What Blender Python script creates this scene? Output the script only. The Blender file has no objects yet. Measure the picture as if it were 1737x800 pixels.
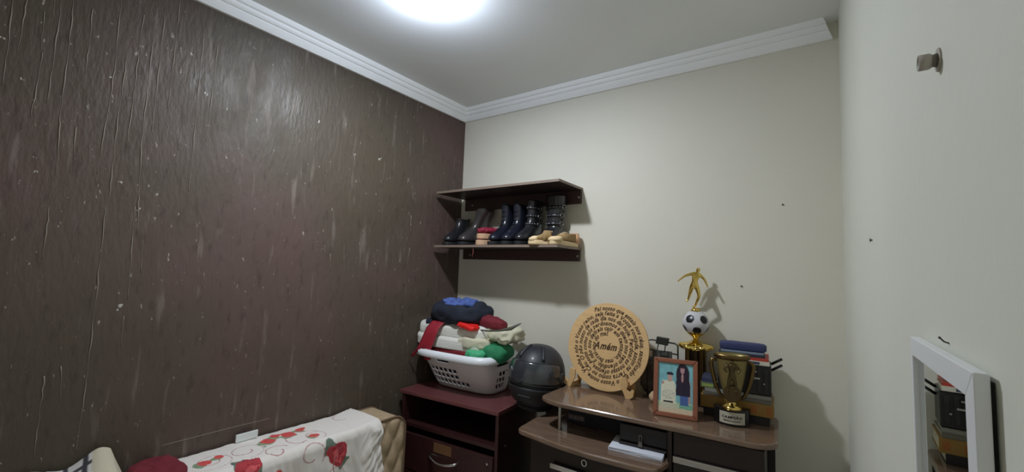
import bpy, bmesh, math, random
import numpy as np
from mathutils import Vector, Matrix, noise

# ------------------------------------------------------------------ camera, world, lamp light, exposure
SC = bpy.context.scene
COL = SC.collection
random.seed(4)
PI = math.pi
def srgb(r, g, b):
    f = lambda c: (c / 255 / 12.92) if c / 255 <= .04045 else ((c / 255 + .055) / 1.055) ** 2.4
    return (f(r), f(g), f(b))

cam_d = bpy.data.cameras.new('camera'); cam = bpy.data.objects.new('camera', cam_d); COL.objects.link(cam)
YAW, PIT, ROL, FPX = .6193, .07965, .0364, 721.3
fw = Vector((-math.sin(YAW) * math.cos(PIT), math.cos(YAW) * math.cos(PIT), math.sin(PIT)))
r0 = Vector((math.cos(YAW), math.sin(YAW), 0)); u0 = r0.cross(fw)
rt = math.cos(ROL) * r0 + math.sin(ROL) * u0; up = -math.sin(ROL) * r0 + math.cos(ROL) * u0
M = Matrix((( rt.x, up.x, -fw.x, 0), (rt.y, up.y, -fw.y, 0), (rt.z, up.z, -fw.z, 1.55), (0, 0, 0, 1)))
cam.matrix_world = M
cam_d.sensor_fit = 'HORIZONTAL'; cam_d.sensor_width = 36; cam_d.lens = 36 * FPX / 1737
cam_d.clip_start = .01
SC.camera = cam
SC.cycles.max_bounces = 16; SC.cycles.diffuse_bounces = 10

w = bpy.data.worlds.new('world'); SC.world = w; w.use_nodes = True
w.node_tree.nodes['Background'].inputs[0].default_value = (.75, .85, 1, 1)
w.node_tree.nodes['Background'].inputs[1].default_value = .02

LAMP = Vector((-1.19, 1.065, 2.55))
def lamp_light(name, kind, energy, size, col):
    ld = bpy.data.lights.new(name, kind); ld.energy = energy; ld.color = col
    if kind == 'AREA': ld.shape = 'DISK'; ld.size = size
    else: ld.shadow_soft_size = size
    lo = bpy.data.objects.new(name, ld); lo.location = LAMP; COL.objects.link(lo); return lo
lamp_light('lamp_light', 'POINT', 8, .03, (.81, .93, 1.13))                       # light leaving the dome sideways and up
lamp_light('lamp_light_down', 'AREA', 15, .10, (.90, .95, 1.0)).location.z -= .012       # light leaving the dome downwards

SC.view_settings.view_transform = 'Standard'; SC.view_settings.look = 'None'
SC.view_settings.gamma = 1; SC.view_settings.use_curve_mapping = False
SC.view_settings.exposure = 0.0

# ------------------------------------------------------------------ materials
def mat(name, col, rough=.6, metal=0., var=0., vscale=8, bump=0., bscale=60, coat=0., stretch=None, emit=0, attr=None, sheen=0, spec=None):
    m = bpy.data.materials.new(name); m.use_nodes = True
    nt = m.node_tree; b = nt.nodes['Principled BSDF']
    b.inputs['Base Color'].default_value = (*col, 1); b.inputs['Roughness'].default_value = rough
    b.inputs['Metallic'].default_value = metal
    if coat: b.inputs['Coat Weight'].default_value = coat; b.inputs['Coat Roughness'].default_value = .15
    if sheen: b.inputs['Sheen Weight'].default_value = sheen
    if spec is not None: b.inputs['Specular IOR Level'].default_value = spec
    if emit:
        b.inputs['Emission Color'].default_value = (*col, 1); b.inputs['Emission Strength'].default_value = emit
    tc = nt.nodes.new('ShaderNodeTexCoord'); src = tc.outputs['Object']
    if stretch:
        mp = nt.nodes.new('ShaderNodeMapping'); mp.inputs['Scale'].default_value = stretch
        nt.links.new(src, mp.inputs['Vector']); src = mp.outputs['Vector']
    base = None
    if attr:
        a = nt.nodes.new('ShaderNodeAttribute'); a.attribute_name = attr; base = a.outputs['Color']
        nt.links.new(base, b.inputs['Base Color'])
    if var:
        n = nt.nodes.new('ShaderNodeTexNoise'); n.inputs['Scale'].default_value = vscale; n.inputs['Detail'].default_value = 6
        nt.links.new(src, n.inputs['Vector'])
        mr = nt.nodes.new('ShaderNodeMapRange'); mr.inputs[1].default_value = .3; mr.inputs[2].default_value = .7
        mr.inputs[3].default_value = 1 - var; mr.inputs[4].default_value = 1 + var
        nt.links.new(n.outputs['Fac'], mr.inputs[0])
        mx = nt.nodes.new('ShaderNodeVectorMath'); mx.operation = 'SCALE'
        if base is not None: nt.links.new(base, mx.inputs[0])
        else: mx.inputs[0].default_value = col
        nt.links.new(mr.outputs[0], mx.inputs['Scale']); nt.links.new(mx.outputs[0], b.inputs['Base Color'])
    if bump:
        n2 = nt.nodes.new('ShaderNodeTexNoise'); n2.inputs['Scale'].default_value = bscale; n2.inputs['Detail'].default_value = 4
        nt.links.new(src, n2.inputs['Vector'])
        bp = nt.nodes.new('ShaderNodeBump'); bp.inputs['Strength'].default_value = bump; bp.inputs['Distance'].default_value = .004
        nt.links.new(n2.outputs['Fac'], bp.inputs['Height']); nt.links.new(bp.outputs[0], b.inputs['Normal'])
    return m

def brown_wall_mat():
    m = mat('brown_gloss_paint', srgb(98, 82, 79), .42, spec=.38)
    nt = m.node_tree; b = nt.nodes['Principled BSDF']; N = nt.nodes.new; L = nt.links.new
    tc = N('ShaderNodeTexCoord')
    def noise_tex(scale, sc, detail=5, rough=.55):
        mp = N('ShaderNodeMapping'); mp.inputs['Scale'].default_value = sc; L(tc.outputs['Object'], mp.inputs['Vector'])
        n = N('ShaderNodeTexNoise'); n.inputs['Scale'].default_value = scale; n.inputs['Detail'].default_value = detail
        n.inputs['Roughness'].default_value = rough
        L(mp.outputs[0], n.inputs['Vector']); return n.outputs['Fac']
    def ramp(f, a, bb, c=0., d=1.):
        r = N('ShaderNodeMapRange'); r.inputs[1].default_value = a; r.inputs[2].default_value = bb
        r.inputs[3].default_value = c; r.inputs[4].default_value = d; L(f, r.inputs[0]); return r.outputs[0]
    def mixc(f, a, bb):
        x = N('ShaderNodeMix'); x.data_type = 'RGBA'; L(f, x.inputs[0])
        for s, v in ((6, a), (7, bb)):
            if isinstance(v, tuple): x.inputs[s].default_value = (*v, 1)
            else: L(v, x.inputs[s])
        return x.outputs[2]
    c = mixc(ramp(noise_tex(.9, (1, 1, 1), 3), .42, .6), srgb(80, 71, 60), srgb(94, 76, 71))
    c = mixc(ramp(noise_tex(38, (1, 1, .35)), .56, .70, 0, .5), c, srgb(58, 48, 45))     # dark pits
    c = mixc(ramp(noise_tex(24, (1, 1, .14)), .60, .78, 0, .55), c, srgb(150, 138, 130))    # pale runs
    c = mixc(ramp(noise_tex(80, (1, 1, .42), 3), .69, .74, 0, .8), c, srgb(164, 154, 146))    # chipped specks
    L(c, b.inputs['Base Color'])
    L(ramp(noise_tex(9, (1, 1, .5)), .35, .65, .42, .62), b.inputs['Roughness'])
    b1 = N('ShaderNodeBump'); b1.inputs['Strength'].default_value = .9; b1.inputs['Distance'].default_value = .003
    L(noise_tex(64, (1, 1, .34), 4), b1.inputs['Height'])
    b2 = N('ShaderNodeBump'); b2.inputs['Strength'].default_value = .25; b2.inputs['Distance'].default_value = .012
    L(noise_tex(6, (1, 1, .6), 2), b2.inputs['Height']); L(b1.outputs[0], b2.inputs['Normal'])
    L(b2.outputs[0], b.inputs['Normal'])
    return m

MT = dict(
    brown=brown_wall_mat(),
    cream=mat('cream_wall_paint', srgb(220, 216, 203), .6, var=.02, vscale=3, bump=.12, bscale=45),
    rightwall=mat('pale_wall_paint', srgb(218, 219, 207), .6, var=.02, vscale=3, bump=.12, bscale=45),
    ceil=mat('ceiling_paint', srgb(238, 240, 240), .7, var=.02, vscale=3),
    floor=mat('floor_tile', srgb(206, 200, 190), .35, var=.08),
    crown=mat('crown_plaster', srgb(246, 247, 247), .5),
    drip=mat('dried_paint_run', srgb(132, 122, 112), .5),
    chip_glint=mat('chip_and_glint', srgb(170, 164, 158), .4),
    shelf=mat('shelf_dark_laminate', srgb(58, 48, 48), .35, var=.15, vscale=20, stretch=(1, 8, 8)),
    band=mat('shelf_edge_band', srgb(128, 112, 100), .5, var=.06),
    rail=mat('shelf_rail_laminate', srgb(70, 50, 48), .4, var=.12, vscale=20, stretch=(1, 8, 8)),
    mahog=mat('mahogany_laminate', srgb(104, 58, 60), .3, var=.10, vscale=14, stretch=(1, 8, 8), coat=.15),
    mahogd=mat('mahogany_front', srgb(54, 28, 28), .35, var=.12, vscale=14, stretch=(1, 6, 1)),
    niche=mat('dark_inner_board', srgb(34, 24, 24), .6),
    deskw=mat('glossy_brown_wood', srgb(116, 94, 78), .12, var=.22, vscale=9, stretch=(1.2, 9, 9), coat=.5),
    deskd=mat('dark_desk_board', srgb(32, 20, 19), .3, var=.12, vscale=14, stretch=(1, 6, 6)),
    steel=mat('brushed_steel', srgb(190, 188, 185), .25, 1),
    chrome=mat('chrome', srgb(215, 215, 215), .12, 1),
    whiteplastic=mat('white_plastic', srgb(222, 220, 222), .3),
    rimplastic=mat('white_rim_plastic', srgb(236, 240, 246), .25),
    towel=mat('white_terry', srgb(222, 222, 214), .95, bump=.6, bscale=140, sheen=.3),
    cream_cloth=mat('cream_cloth', srgb(206, 202, 178), .95, bump=.5, bscale=120),
    red_cloth=mat('dark_red_cloth', srgb(128, 34, 44), .8, bump=.4, bscale=120),
    red_ribbon=mat('red_ribbon_cloth', srgb(150, 30, 46), .6, var=.1, vscale=30, bump=.3, bscale=80),
    bright_red=mat('shiny_red', srgb(220, 40, 36), .3, bump=.5, bscale=60),
    burgundy=mat('burgundy_cloth', srgb(110, 26, 40), .85, var=.12, bump=.4, bscale=90),
    navy=mat('navy_cloth', srgb(30, 36, 50), .9, bump=.4, bscale=90),
    blue=mat('blue_cloth', srgb(78, 100, 166), .85, var=.2, vscale=30, bump=.6, bscale=60),
    green=mat('green_cloth', srgb(38, 126, 84), .75, bump=.3, bscale=90),
    green2=mat('light_green_cloth', srgb(72, 172, 124), .75, bump=.3, bscale=90),
    strap=mat('grey_strap', srgb(82, 82, 72), .6),
    helmet=mat('black_satin_shell', srgb(40, 42, 48), .5, coat=.08),
    visor=mat('smoked_visor', srgb(44, 48, 54), .16, coat=.8, spec=.8),
    rubber=mat('black_rubber', srgb(22, 22, 24), .7),
    blackleather=mat('black_leather', srgb(34, 34, 38), .32, coat=.35, bump=.2, bscale=90),
    brownleather=mat('brown_black_leather', srgb(58, 54, 54), .3, coat=.35, bump=.2, bscale=80),
    navyleather=mat('navy_black_leather', srgb(27, 30, 42), .28, coat=.35, bump=.2, bscale=90),
    stud=mat('steel_stud', srgb(170, 170, 172), .25, 1),
    tansole=mat('tan_cork_sole', srgb(196, 160, 128), .8, bump=.2),
    redshoe=mat('red_shoe_fabric', srgb(138, 26, 54), .75, var=.3, vscale=40, bump=.6, bscale=60),
    tansuede=mat('tan_suede', srgb(150, 124, 84), .9, bump=.2),
    creamrubber=mat('cream_rubber', srgb(218, 192, 150), .6),
    peach=mat('peach_leather', srgb(206, 162, 124), .7),
    mattress=mat('beige_damask', srgb(176, 154, 124), .75, var=.1, vscale=40, bump=.3, bscale=120),
    piping=mat('brown_piping', srgb(112, 90, 68), .7),
    sheet=mat('printed_sheet', srgb(220, 216, 210), .9, attr='print', bump=.15, bscale=90),
    check=mat('checked_cloth', srgb(200, 196, 180), .9, attr='print', bump=.2, bscale=90),
    card=mat('white_card', srgb(220, 226, 224), .5),
    plywood=mat('pale_plywood', srgb(214, 176, 124), .55, var=.06, vscale=10, stretch=(1, 1, 8)),
    burn=mat('burnt_engraving', srgb(74, 50, 28), .8),
    gold=mat('gold_plate', srgb(226, 196, 110), .14, 1),
    golddark=mat('antique_gold', srgb(112, 92, 58), .34, 1),
    goldpale=mat('pale_gold_enamel', srgb(140, 126, 80), .35, .6),
    bronze=mat('bronze_relief', srgb(92, 78, 54), .38, .9),
    ballw=mat('silver_white_ball', srgb(214, 214, 220), .25, .2),
    ballb=mat('black_ball_patch', srgb(24, 22, 26), .3),
    plinth=mat('black_plinth', srgb(20, 18, 18), .25),
    label=mat('silver_label', srgb(196, 192, 176), .4, .2),
    ink=mat('black_ink', srgb(30, 28, 26), .7),
    framew=mat('copper_brown_frame', srgb(146, 90, 68), .3, .15, coat=.3),
    photo=mat('photo_print', srgb(255, 255, 255), .35, attr='print'),
    page=mat('book_pages', srgb(206, 198, 176), .9, bump=.3, bscale=200, stretch=(1, 1, 12)),
    stone=mat('beige_stone', srgb(188, 162, 130), .8, var=.15, bump=.5, bscale=40),
    pouch=mat('grey_patterned_pouch', srgb(84, 76, 72), .8, var=.5, vscale=34, bump=.5, bscale=50),
    wire=mat('dark_grey_wire', srgb(58, 58, 56), .4, .6),
    paper=mat('white_paper', srgb(216, 220, 232), .8),
    mirror=mat('mirror_glass', srgb(225, 230, 228), .01, 1),
    whitewood=mat('white_painted_wood', srgb(226, 228, 230), .4),
    grey=mat('grey_plastic', srgb(172, 166, 156), .5),
    nailm=mat('rusty_nail', srgb(84, 76, 66), .5, .6),
    bulb=mat('lit_bulb', (.9, .95, 1), .4, emit=30),
)
def bookmat(name, r, g, b, rough=.5): 
    return mat(name, srgb(r, g, b), rough, var=.06)

# ------------------------------------------------------------------ mesh helpers
def empty(name, loc=(0, 0, 0), rz=0, label=None, cat=None, group=None):
    o = bpy.data.objects.new(name, None); COL.objects.link(o); o.location = loc; o.rotation_euler = (0, 0, rz)
    o.empty_display_size = .05
    if label: tag(o, label, cat, group)
    return o
def tag(o, label, cat, group=None):
    o['label'] = label; o['category'] = cat
    if group: o['group'] = group
    return o
def obj(name, parts, m, parent=None, smooth=False, bevel=0, solid=0, subsurf=0, loc=None, rot=None, seg=2):
    """parts: list of (verts, faces[, material index]); m: material or list of materials"""
    vs, fs, mi = [], [], []
    for p in parts:
        o = len(vs); vs += [tuple(v) for v in p[0]]; fs += [tuple(i + o for i in f) for f in p[1]]
        mi += [p[2] if len(p) > 2 else 0] * len(p[1])
    me = bpy.data.meshes.new(name); me.from_pydata(vs, [], fs)
    for x in (m if isinstance(m, list) else [m]): me.materials.append(x)
    if any(mi): me.polygons.foreach_set('material_index', mi)
    bm = bmesh.new(); bm.from_mesh(me); bmesh.ops.recalc_face_normals(bm, faces=bm.faces); bm.to_mesh(me); bm.free()
    if smooth: me.polygons.foreach_set('use_smooth', [True] * len(me.polygons))
    ob = bpy.data.objects.new(name, me); COL.objects.link(ob)
    if parent: ob.parent = parent
    if loc: ob.location = loc
    if rot: ob.rotation_euler = rot
    if solid:
        s = ob.modifiers.new('s', 'SOLIDIFY'); s.thickness = solid; s.offset = 0
    if bevel:
        bv = ob.modifiers.new('b', 'BEVEL'); bv.width = bevel; bv.segments = seg; bv.limit_method = 'ANGLE'
    if subsurf:
        ss = ob.modifiers.new('ss', 'SUBSURF'); ss.levels = subsurf; ss.render_levels = subsurf
    return ob
def box(x0, x1, y0, y1, z0, z1, mi=0):
    v = [(x, y, z) for z in (z0, z1) for y in (y0, y1) for x in (x0, x1)]
    return v, [(0, 2, 3, 1), (4, 5, 7, 6), (0, 1, 5, 4), (2, 6, 7, 3), (0, 4, 6, 2), (1, 3, 7, 5)], mi
def prism(pts, d0, d1, axis=2, mi=0):
    """extrude polygon pts (2d) between d0 and d1 along axis"""
    def e(p, d):
        return {2: (p[0], p[1], d), 1: (p[0], d, p[1]), 0: (d, p[0], p[1])}[axis]
    n = len(pts); v = [e(p, d0) for p in pts] + [e(p, d1) for p in pts]
    f = [tuple(range(n))[::-1], tuple(range(n, 2 * n))] + [(i, (i + 1) % n, n + (i + 1) % n, n + i) for i in range(n)]
    return v, f, mi
def rings(rs, cap0=True, cap1=True, closed=False, mi=0):
    n = len(rs[0]); v = [p for r in rs for p in r]; f = []
    m = len(rs)
    for i in range(m if closed else m - 1):
        a, b = i * n, ((i + 1) % m) * n
        f += [(a + j, a + (j + 1) % n, b + (j + 1) % n, b + j) for j in range(n)]
    if not closed:
        if cap0: f.append(tuple(range(n))[::-1])
        if cap1: f.append(tuple(range((m - 1) * n, m * n)))
    return v, f, mi
def lathe(prof, n=32, c=(0, 0, 0), sy=1., mi=0):
    return rings([[(c[0] + r * math.cos(2 * PI * k / n), c[1] + sy * r * math.sin(2 * PI * k / n), c[2] + z) for k in range(n)] for r, z in prof], mi=mi)
def tube(path, r, n=8, closed=False, mi=0, cap=True, flat=None):
    P = [Vector(p) for p in path]; R = []
    m = len(P); prev = None
    for i, p in enumerate(P):
        a = P[(i - 1) % m] if (closed or i) else p; b = P[(i + 1) % m] if (closed or i < m - 1) else p
        t = (b - a).normalized()
        if prev is None:
            ref = Vector((0, 0, 1)) if abs(t.z) < .9 else Vector((0, 1, 0)); prev = t.cross(ref).normalized()
        nrm = (prev - t * prev.dot(t)).normalized(); prev = nrm; bn = t.cross(nrm)
        rr = float(r[i]) if isinstance(r, (list, tuple)) else float(r)
        fx, fy = flat if flat else (1, 1)
        R.append([p + rr * (fx * math.cos(2 * PI * k / n) * nrm + fy * math.sin(2 * PI * k / n) * bn) for k in range(n)])
    return rings(R, cap, cap, closed, mi)
def cyl(c, r, h, n=20, axis=2, mi=0, r2=None):
    r2 = r if r2 is None else r2
    def e(a, rr, d):
        x, y = rr * math.cos(a), rr * math.sin(a)
        return {2: (c[0] + x, c[1] + y, c[2] + d), 1: (c[0] + x, c[1] + d, c[2] + y), 0: (c[0] + d, c[1] + x, c[2] + y)}[axis]
    return rings([[e(2 * PI * k / n, r, 0) for k in range(n)], [e(2 * PI * k / n, r2, h) for k in range(n)]], mi=mi)
def grid(nu, nv, fn, mi=0):
    v = [fn(i / nu, j / nv) for j in range(nv + 1) for i in range(nu + 1)]
    f = [(j * (nu + 1) + i, j * (nu + 1) + i + 1, (j + 1) * (nu + 1) + i + 1, (j + 1) * (nu + 1) + i) for j in range(nv) for i in range(nu)]
    return v, f, mi
def ball(c, r, n=16, s=(1, 1, 1), mi=0):
    rs = []
    for j in range(1, n):
        a = PI * j / n
        rs.append([(c[0] + s[0] * r * math.sin(a) * math.cos(2 * PI * k / (2 * n)), c[1] + s[1] * r * math.sin(a) * math.sin(2 * PI * k / (2 * n)), c[2] - s[2] * r * math.cos(a)) for k in range(2 * n)])
    return rings(rs, mi=mi)
def tf(shape, m):
    return ([m @ Vector(v) for v in shape[0]],) + tuple(shape[1:])
def lump(c, dims, e=.35, n=28, amp=.01, freq=12, seed=0, tz=None, mi=0):
    """soft cloth lump: super-ellipsoid with folded noise relief"""
    rs = []
    sg = lambda x, p: math.copysign(abs(x) ** p, x)
    for j in range(1, n):
        a = -PI / 2 + PI * j / n; row = []
        for k in range(2 * n):
            t = 2 * PI * k / (2 * n)
            d = Vector((sg(math.cos(a), e) * sg(math.cos(t), e), sg(math.cos(a), e) * sg(math.sin(t), e), sg(math.sin(a), e)))
            p = Vector((d.x * dims[0] / 2, d.y * dims[1] / 2, d.z * dims[2] / 2))
            q = p * freq + Vector((seed * 7.3, seed * 3.1, 0))
            p += d.normalized() * amp * (1.6 * abs(noise.noise(q)) + .8 * noise.noise(q * 2.3) - .4)
            if tz: p = Vector(tz(p))
            row.append(Vector(c) + p)
        rs.append(row)
    return rings(rs, mi=mi)
def paint(ob, fn):
    """printed pattern: one colour per vertex (fn gets numpy arrays)"""
    me = ob.data; n = len(me.vertices); c = fn(n)
    at = me.color_attributes.new('print', 'FLOAT_COLOR', 'POINT')
    at.data.foreach_set('color', np.concatenate([c, np.ones((n, 1))], 1).astype(np.float32).ravel())

# ------------------------------------------------------------------ room
XL, XR, YB, YF, ZC = -1.92, .095, 2.1, -.5, 2.61
def struct(name, parts, m, **k):
    o = obj(name, parts, m, **k); o['kind'] = 'structure'; return o
struct('floor', [box(XL - .1, XR + .1, YF - .1, YB + .1, -.1, 0)], MT['floor'])
struct('ceiling', [box(XL - .1, XR + .1, YF - .1, YB + .1, ZC, ZC + .1)], MT['ceil'])
wall_left = struct('wall_left', [box(XL - .1, XL, YF, YB, 0, ZC)], MT['brown'])
wall_back = struct('wall_back', [box(XL - .1, XR + .1, YB, YB + .1, 0, ZC)], MT['cream'])
wall_right = struct('wall_right', [box(XR, XR + .1, YF, YB, 0, ZC)], MT['rightwall'])
struct('wall_front', [box(XL - .1, XR + .1, YF - .1, YF, 0, ZC)], MT['cream'])
# crown moulding: (out from wall, below ceiling)
CR = [(0, 0), (.060, 0), (.059, .005), (.053, .018), (.049, .022), (.043, .022), (.042, .027), (.041, .034), (.036, .041), (.033, .043), (.029, .043), (.028, .048), (.020, .064), (.013, .076), (0, .076)]
def crown_left(y, d=0): return [(XL + o, y - (o if d else 0), ZC - z) for o, z in CR]
def crown_back(x, k): return [(x + k(o, z), YB - o, ZC - z) for o, z in CR]
struct('trim_1', [rings([crown_left(YF), crown_left(YB, 1)])], MT['crown'])
struct('trim_2', [rings([crown_back(XL, lambda o, z: o), crown_back(.045, lambda o, z: z * .42)])], MT['crown'])

# paint runs, chips and modelled lamp glints on the brown wall (y, z) along each run
RUNS = [[(0.109,2.292),(0.111,2.031)],[(0.204,2.346),(0.201,2.01)],[(0.23,2.36),(0.232,1.973),(0.239,1.787)],[(0.179,2.16),(0.172,1.954)],[(0.34,2.422),(0.342,2.151),(0.33,1.815)],[(0.37,2.225),(0.365,2.015),(0.364,1.623)],[(0.401,2.401),(0.395,1.921)],[(0.433,2.396),(0.432,1.952),(0.446,1.631)],[(0.459,2.489),(0.457,2.001)],[(0.499,2.512),(0.496,2.09)],[(0.582,2.486),(0.582,2.108),(0.583,1.8)],[(0.632,2.402),(0.624,2.004)],[(0.275,2.354),(0.275,2.134)],[(0.171,2.289),(0.175,2.168)],[(0.189,2.337),(0.19,2.279)],[(0.134,2.306),(0.13,2.138)],[(0.558,2.343),(0.556,2.307)],[(0.267,1.955),(0.272,1.851)],[(0.36,1.711),(0.36,1.192),(0.355,0.924)],[(0.233,1.693),(0.23,1.529)],[(0.432,1.722),(0.441,1.402)],[(0.463,1.609),(0.468,1.493)],[(0.266,1.177),(0.263,0.934)],[(0.299,1.201),(0.305,1.089)],[(0.434,1.346),(0.435,1.246)],[(0.657,1.496),(0.656,1.438)],[(1.175,1.597),(1.185,1.511)],[(1.67,1.847),(1.67,1.743)],[(1.461,2.115),(1.458,2.016)],[(1.271,2.102),(1.273,2.041)],[(1.142,1.638),(1.148,1.595)],[(1.672,1.657),(1.657,1.554)]]
dv = []
for run in RUNS:
    path = []
    for (y0, z0), (y1, z1) in zip(run[:-1], run[1:]):
        n = max(3, int(abs(z1 - z0) / .02))
        path += [(XL + .0005, y0 + (y1 - y0) * i / n + random.uniform(-.0015, .0015), z0 + (z1 - z0) * i / n) for i in range(n)]
    path.append((XL + .0005, *run[-1]))
    dv.append(tube(path, [max(.0006, .0021 * (.55 + .45 * math.sin(7 * i + run[0][0] * 50)) * (1 if i < len(path) - 3 else .5)) for i in range(len(path))], 6))
o = obj('paint_runs', dv, MT['drip'], wall_left, smooth=True); o['kind'] = 'stuff'
cv = []  # real chips, plus a pair of lamp glints modelled as pale flecks
for y, z, s in [(0.609,2.188,0.006),(1.067,2.225,0.007),(1.271,2.111,0.006),(1.431,2.125,0.008),(0.418,1.374,0.01),(0.387,1.8,0.006),(0.145,2.066,0.004),(0.55,2.323,0.005),(0.491,1.773,0.004),(1.671,1.795,0.004),(0.336,2.148,0.004),(0.098,2.168,0.004),(0.444,1.713,0.005),(0.197,1.796,0.005)]:
    for q in range(3):
        cv.append(ball((XL, y + random.uniform(-s, s), z + random.uniform(-s, s)), s * random.uniform(.35, .8), 6, (.25, .8, 1.1)))
o = obj('chips_and_glints', cv, MT['chip_glint'], wall_left, smooth=True); o['kind'] = 'stuff'
# rubbed ridge on the wall where a bed head stood
obj('scuff_ridge', [tube([(XL - .0004, .578, .877), (XL - .0006, .70, .8785), (XL, .80, .879), (XL - .0006, .95, .877)], .0013, 6)], MT['drip'], wall_left)

# nails in the walls
for nm, c, ax, lab in (('nail', (-.104, YB, 1.865), 1, 'small dark nail in the bare cream back wall, the higher one'),
                       ('nail', (-.26, YB, 1.516), 1, 'small dark nail in the back wall, right of the gold footballer'),
                       ('nail', (XR, 1.10, 1.635), 0, 'small dark nail in the right wall near the corner')):
    n = empty(nm, c, 0, lab, 'nail', 'nails in the bare walls')
    s = -1
    obj('shank', [cyl((0, 0, 0), .0014, -.003, 10, ax)], MT['nailm'], n)
    hd = (0, -.0042, 0) if ax == 1 else (-.0042, 0, 0)
    obj('head', [cyl(hd, .0036, .0015, 12, ax)], MT['nailm'], n)

# ------------------------------------------------------------------ ceiling lamp
t = empty('ceiling_lamp', (LAMP.x, LAMP.y, ZC), 0, 'round white ceiling lamp, lit, at the upper edge of the photo', 'lamp')
obj('lamp_base', [lathe([(.0, 0), (.058, 0), (.060, -.010), (.054, -.016), (0, -.016)], 40)], MT['whiteplastic'], t, smooth=True)
obj('lamp_diffuser', [lathe([(.0, -.016), (.050, -.016), (.050, -.022), (.040, -.030), (.022, -.034), (0, -.035)], 40)], MT['bulb'], t, smooth=True)

# ------------------------------------------------------------------ wall shelves
SX0, SX1, SY0 = -1.888, -1.032, 1.832
def shelf(z, raildrop, lab):
    t = empty('wall_shelf', (SX0, YB, z), 0, lab, 'shelf', 'dark wall shelves')
    L = SX1 - SX0; D = SY0 - YB; th = .012
    obj('board', [box(0, L, D + .002, 0, -th, 0)], MT['shelf'], t, bevel=.0008)
    obj('edge_band', [box(0, L, D, D + .002, -th - .0005, .0005), box(L, L + .002, D, 0, -th - .0005, .0005)], MT['band'], t)
    obj('rail', [box(.016, L - .002, -.018, 0, -th - raildrop, -th)], MT['rail'], t, bevel=.001)
    for x in (.08, L - .012):
        obj('bracket_cap', [cyl((x, -.018, -th - raildrop * .55), .006, -.003, 12, 1)], MT['grey'], t)
    return t
shelf(2.012, .075, 'upper dark brown wall shelf, empty on top, above the boots')
ZS = 1.683
shelf(ZS, .062, 'lower dark brown wall shelf carrying the row of boots and shoes')

# ------------------------------------------------------------------ footwear
def outline(yt, yh, hw, z, n=28, toe=.62, tilt=0, xo=0, shape=True):
    mid, half = (yt + yh) / 2, (yh - yt) / 2; r = []
    for k in range(n):
        a = 2 * PI * k / n
        yy = -math.cos(a); xx = math.sin(a)
        xx = math.copysign(abs(xx) ** .8, xx)
        wf = 1.0
        if shape: wf = 1.0 - .16 * math.exp(-((yy - .25) / .35) ** 2) - .10 * max(0, yy)
        r.append((xo + hw * wf * xx, mid + half * math.copysign(abs(yy) ** .85, yy), z + tilt * (mid + half * yy)))
    return r
def boot(name, loc, rz, L, W, H, m, lab, group=None, style='laced', lean=0., shaftw=1., low=0):
    t = empty(name, loc, rz, lab, 'boot', group or 'boots on the lower wall shelf')
    h = L / 2; hw = W / 2
    s = [rings([outline(-h, h, hw, .0), outline(-h - .002, h + .002, hw * 1.03, .008), outline(-h - .002, h + .002, hw * 1.03, .022)])]
    s.append(box(-hw * .8, hw * .8, h * .35, h * .98, 0, .012))
    obj('sole', s, MT['rubber'], t, bevel=.002)
    k = H / .25
    an = -h + L * .47
    prof = [(.020, -h + .003, h - .002, .97), (.040, -h + .001, h, .99), (.058, -h + .012, h, .96), (.072, -h + .035, h, .90), (.088, -h + .066, h - .001, .82),
            (.105, -h + .092, h - .003, .76), (.13, an, h - .008, .70), (.16, an + .006, h - .010, .70)]
    if H > .17: prof += [(.16 + (H - .16) * .5, an + .004, h - .006, .72 * shaftw), (H, an - .004, h - .001, .78 * shaftw)]
    else: prof = [p for p in prof if p[0] < H] + [(H, an, h - .004, .72)]
    R = [outline(a, b, hw * c, z, shape=i < 5, xo=lean * max(0, z - .1)) for i, (z, a, b, c) in enumerate(prof)]
    z, a, b, c = prof[-1]
    R += [outline(a + .006, b - .006, hw * c - .006, z, shape=False, xo=lean * max(0, z - .1)), outline(a + .01, b - .01, hw * c - .008, z - .04, shape=False, xo=lean * max(0, z - .1))]
    obj('upper', [rings(R)], MT[m], t, smooth=True, subsurf=1)
    if style == 'laced':
        for i in range(5):
            z = .095 + i * (H - .11) / 5.2; y = np.interp(z, [p[0] for p in prof], [p[1] for p in prof]) - .002
            w = hw * .42
            obj('lace', [tube([(-w, y + .012, z), (-w * .4, y, z + .003), (0, y - .002, z + .004), (w * .4, y, z + .003), (w, y + .012, z)], .0026, 6)], MT['rubber'], t, smooth=True)
        obj('tongue', [lump((0, an + .012, H - .01), (hw * .9, .012, .05), .6, 8, .001)], MT[m], t, smooth=True)
    if style == 'studded':
        for zi, zz in enumerate((.125, .17, .215)):
            if zz > H - .02: continue
            ya, yb, c = [np.interp(zz, [p[0] for p in prof], [p[q] for p in prof]) for q in (1, 2, 3)]
            ol = outline(ya - .003, yb + .003, hw * c + .003, zz, 36, shape=False, xo=lean * max(0, zz - .1))
            st = obj('strap', [rings([[(x, y, z - .008) for x, y, z in ol], [(x, y, z + .008) for x, y, z in ol]], False, False)], MT['blackleather'], t, smooth=True, solid=.003)
            sd = [ball((x * 1.02, y - .001, z), .0032, 5) for x, y, z in ol[::2]]
            o = obj('studs', sd, MT['stud'], st, smooth=True); o['kind'] = 'stuff'
            bx = max(ol, key=lambda q: q[0])
            obj('buckle', [tube([(bx[0] + .004, bx[1] + .014 * math.cos(q), zz + .012 * math.sin(q)) for q in np.linspace(0, 2 * PI, 13)[:-1]], .0018, 6, True)], MT['stud'], st, smooth=True)
    if style == 'plain':
        obj('pull_tab', [box(-.008, .008, h - .004, h + .001, H - .03, H + .012)], MT['rubber'], t, bevel=.001)
    return t
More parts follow.
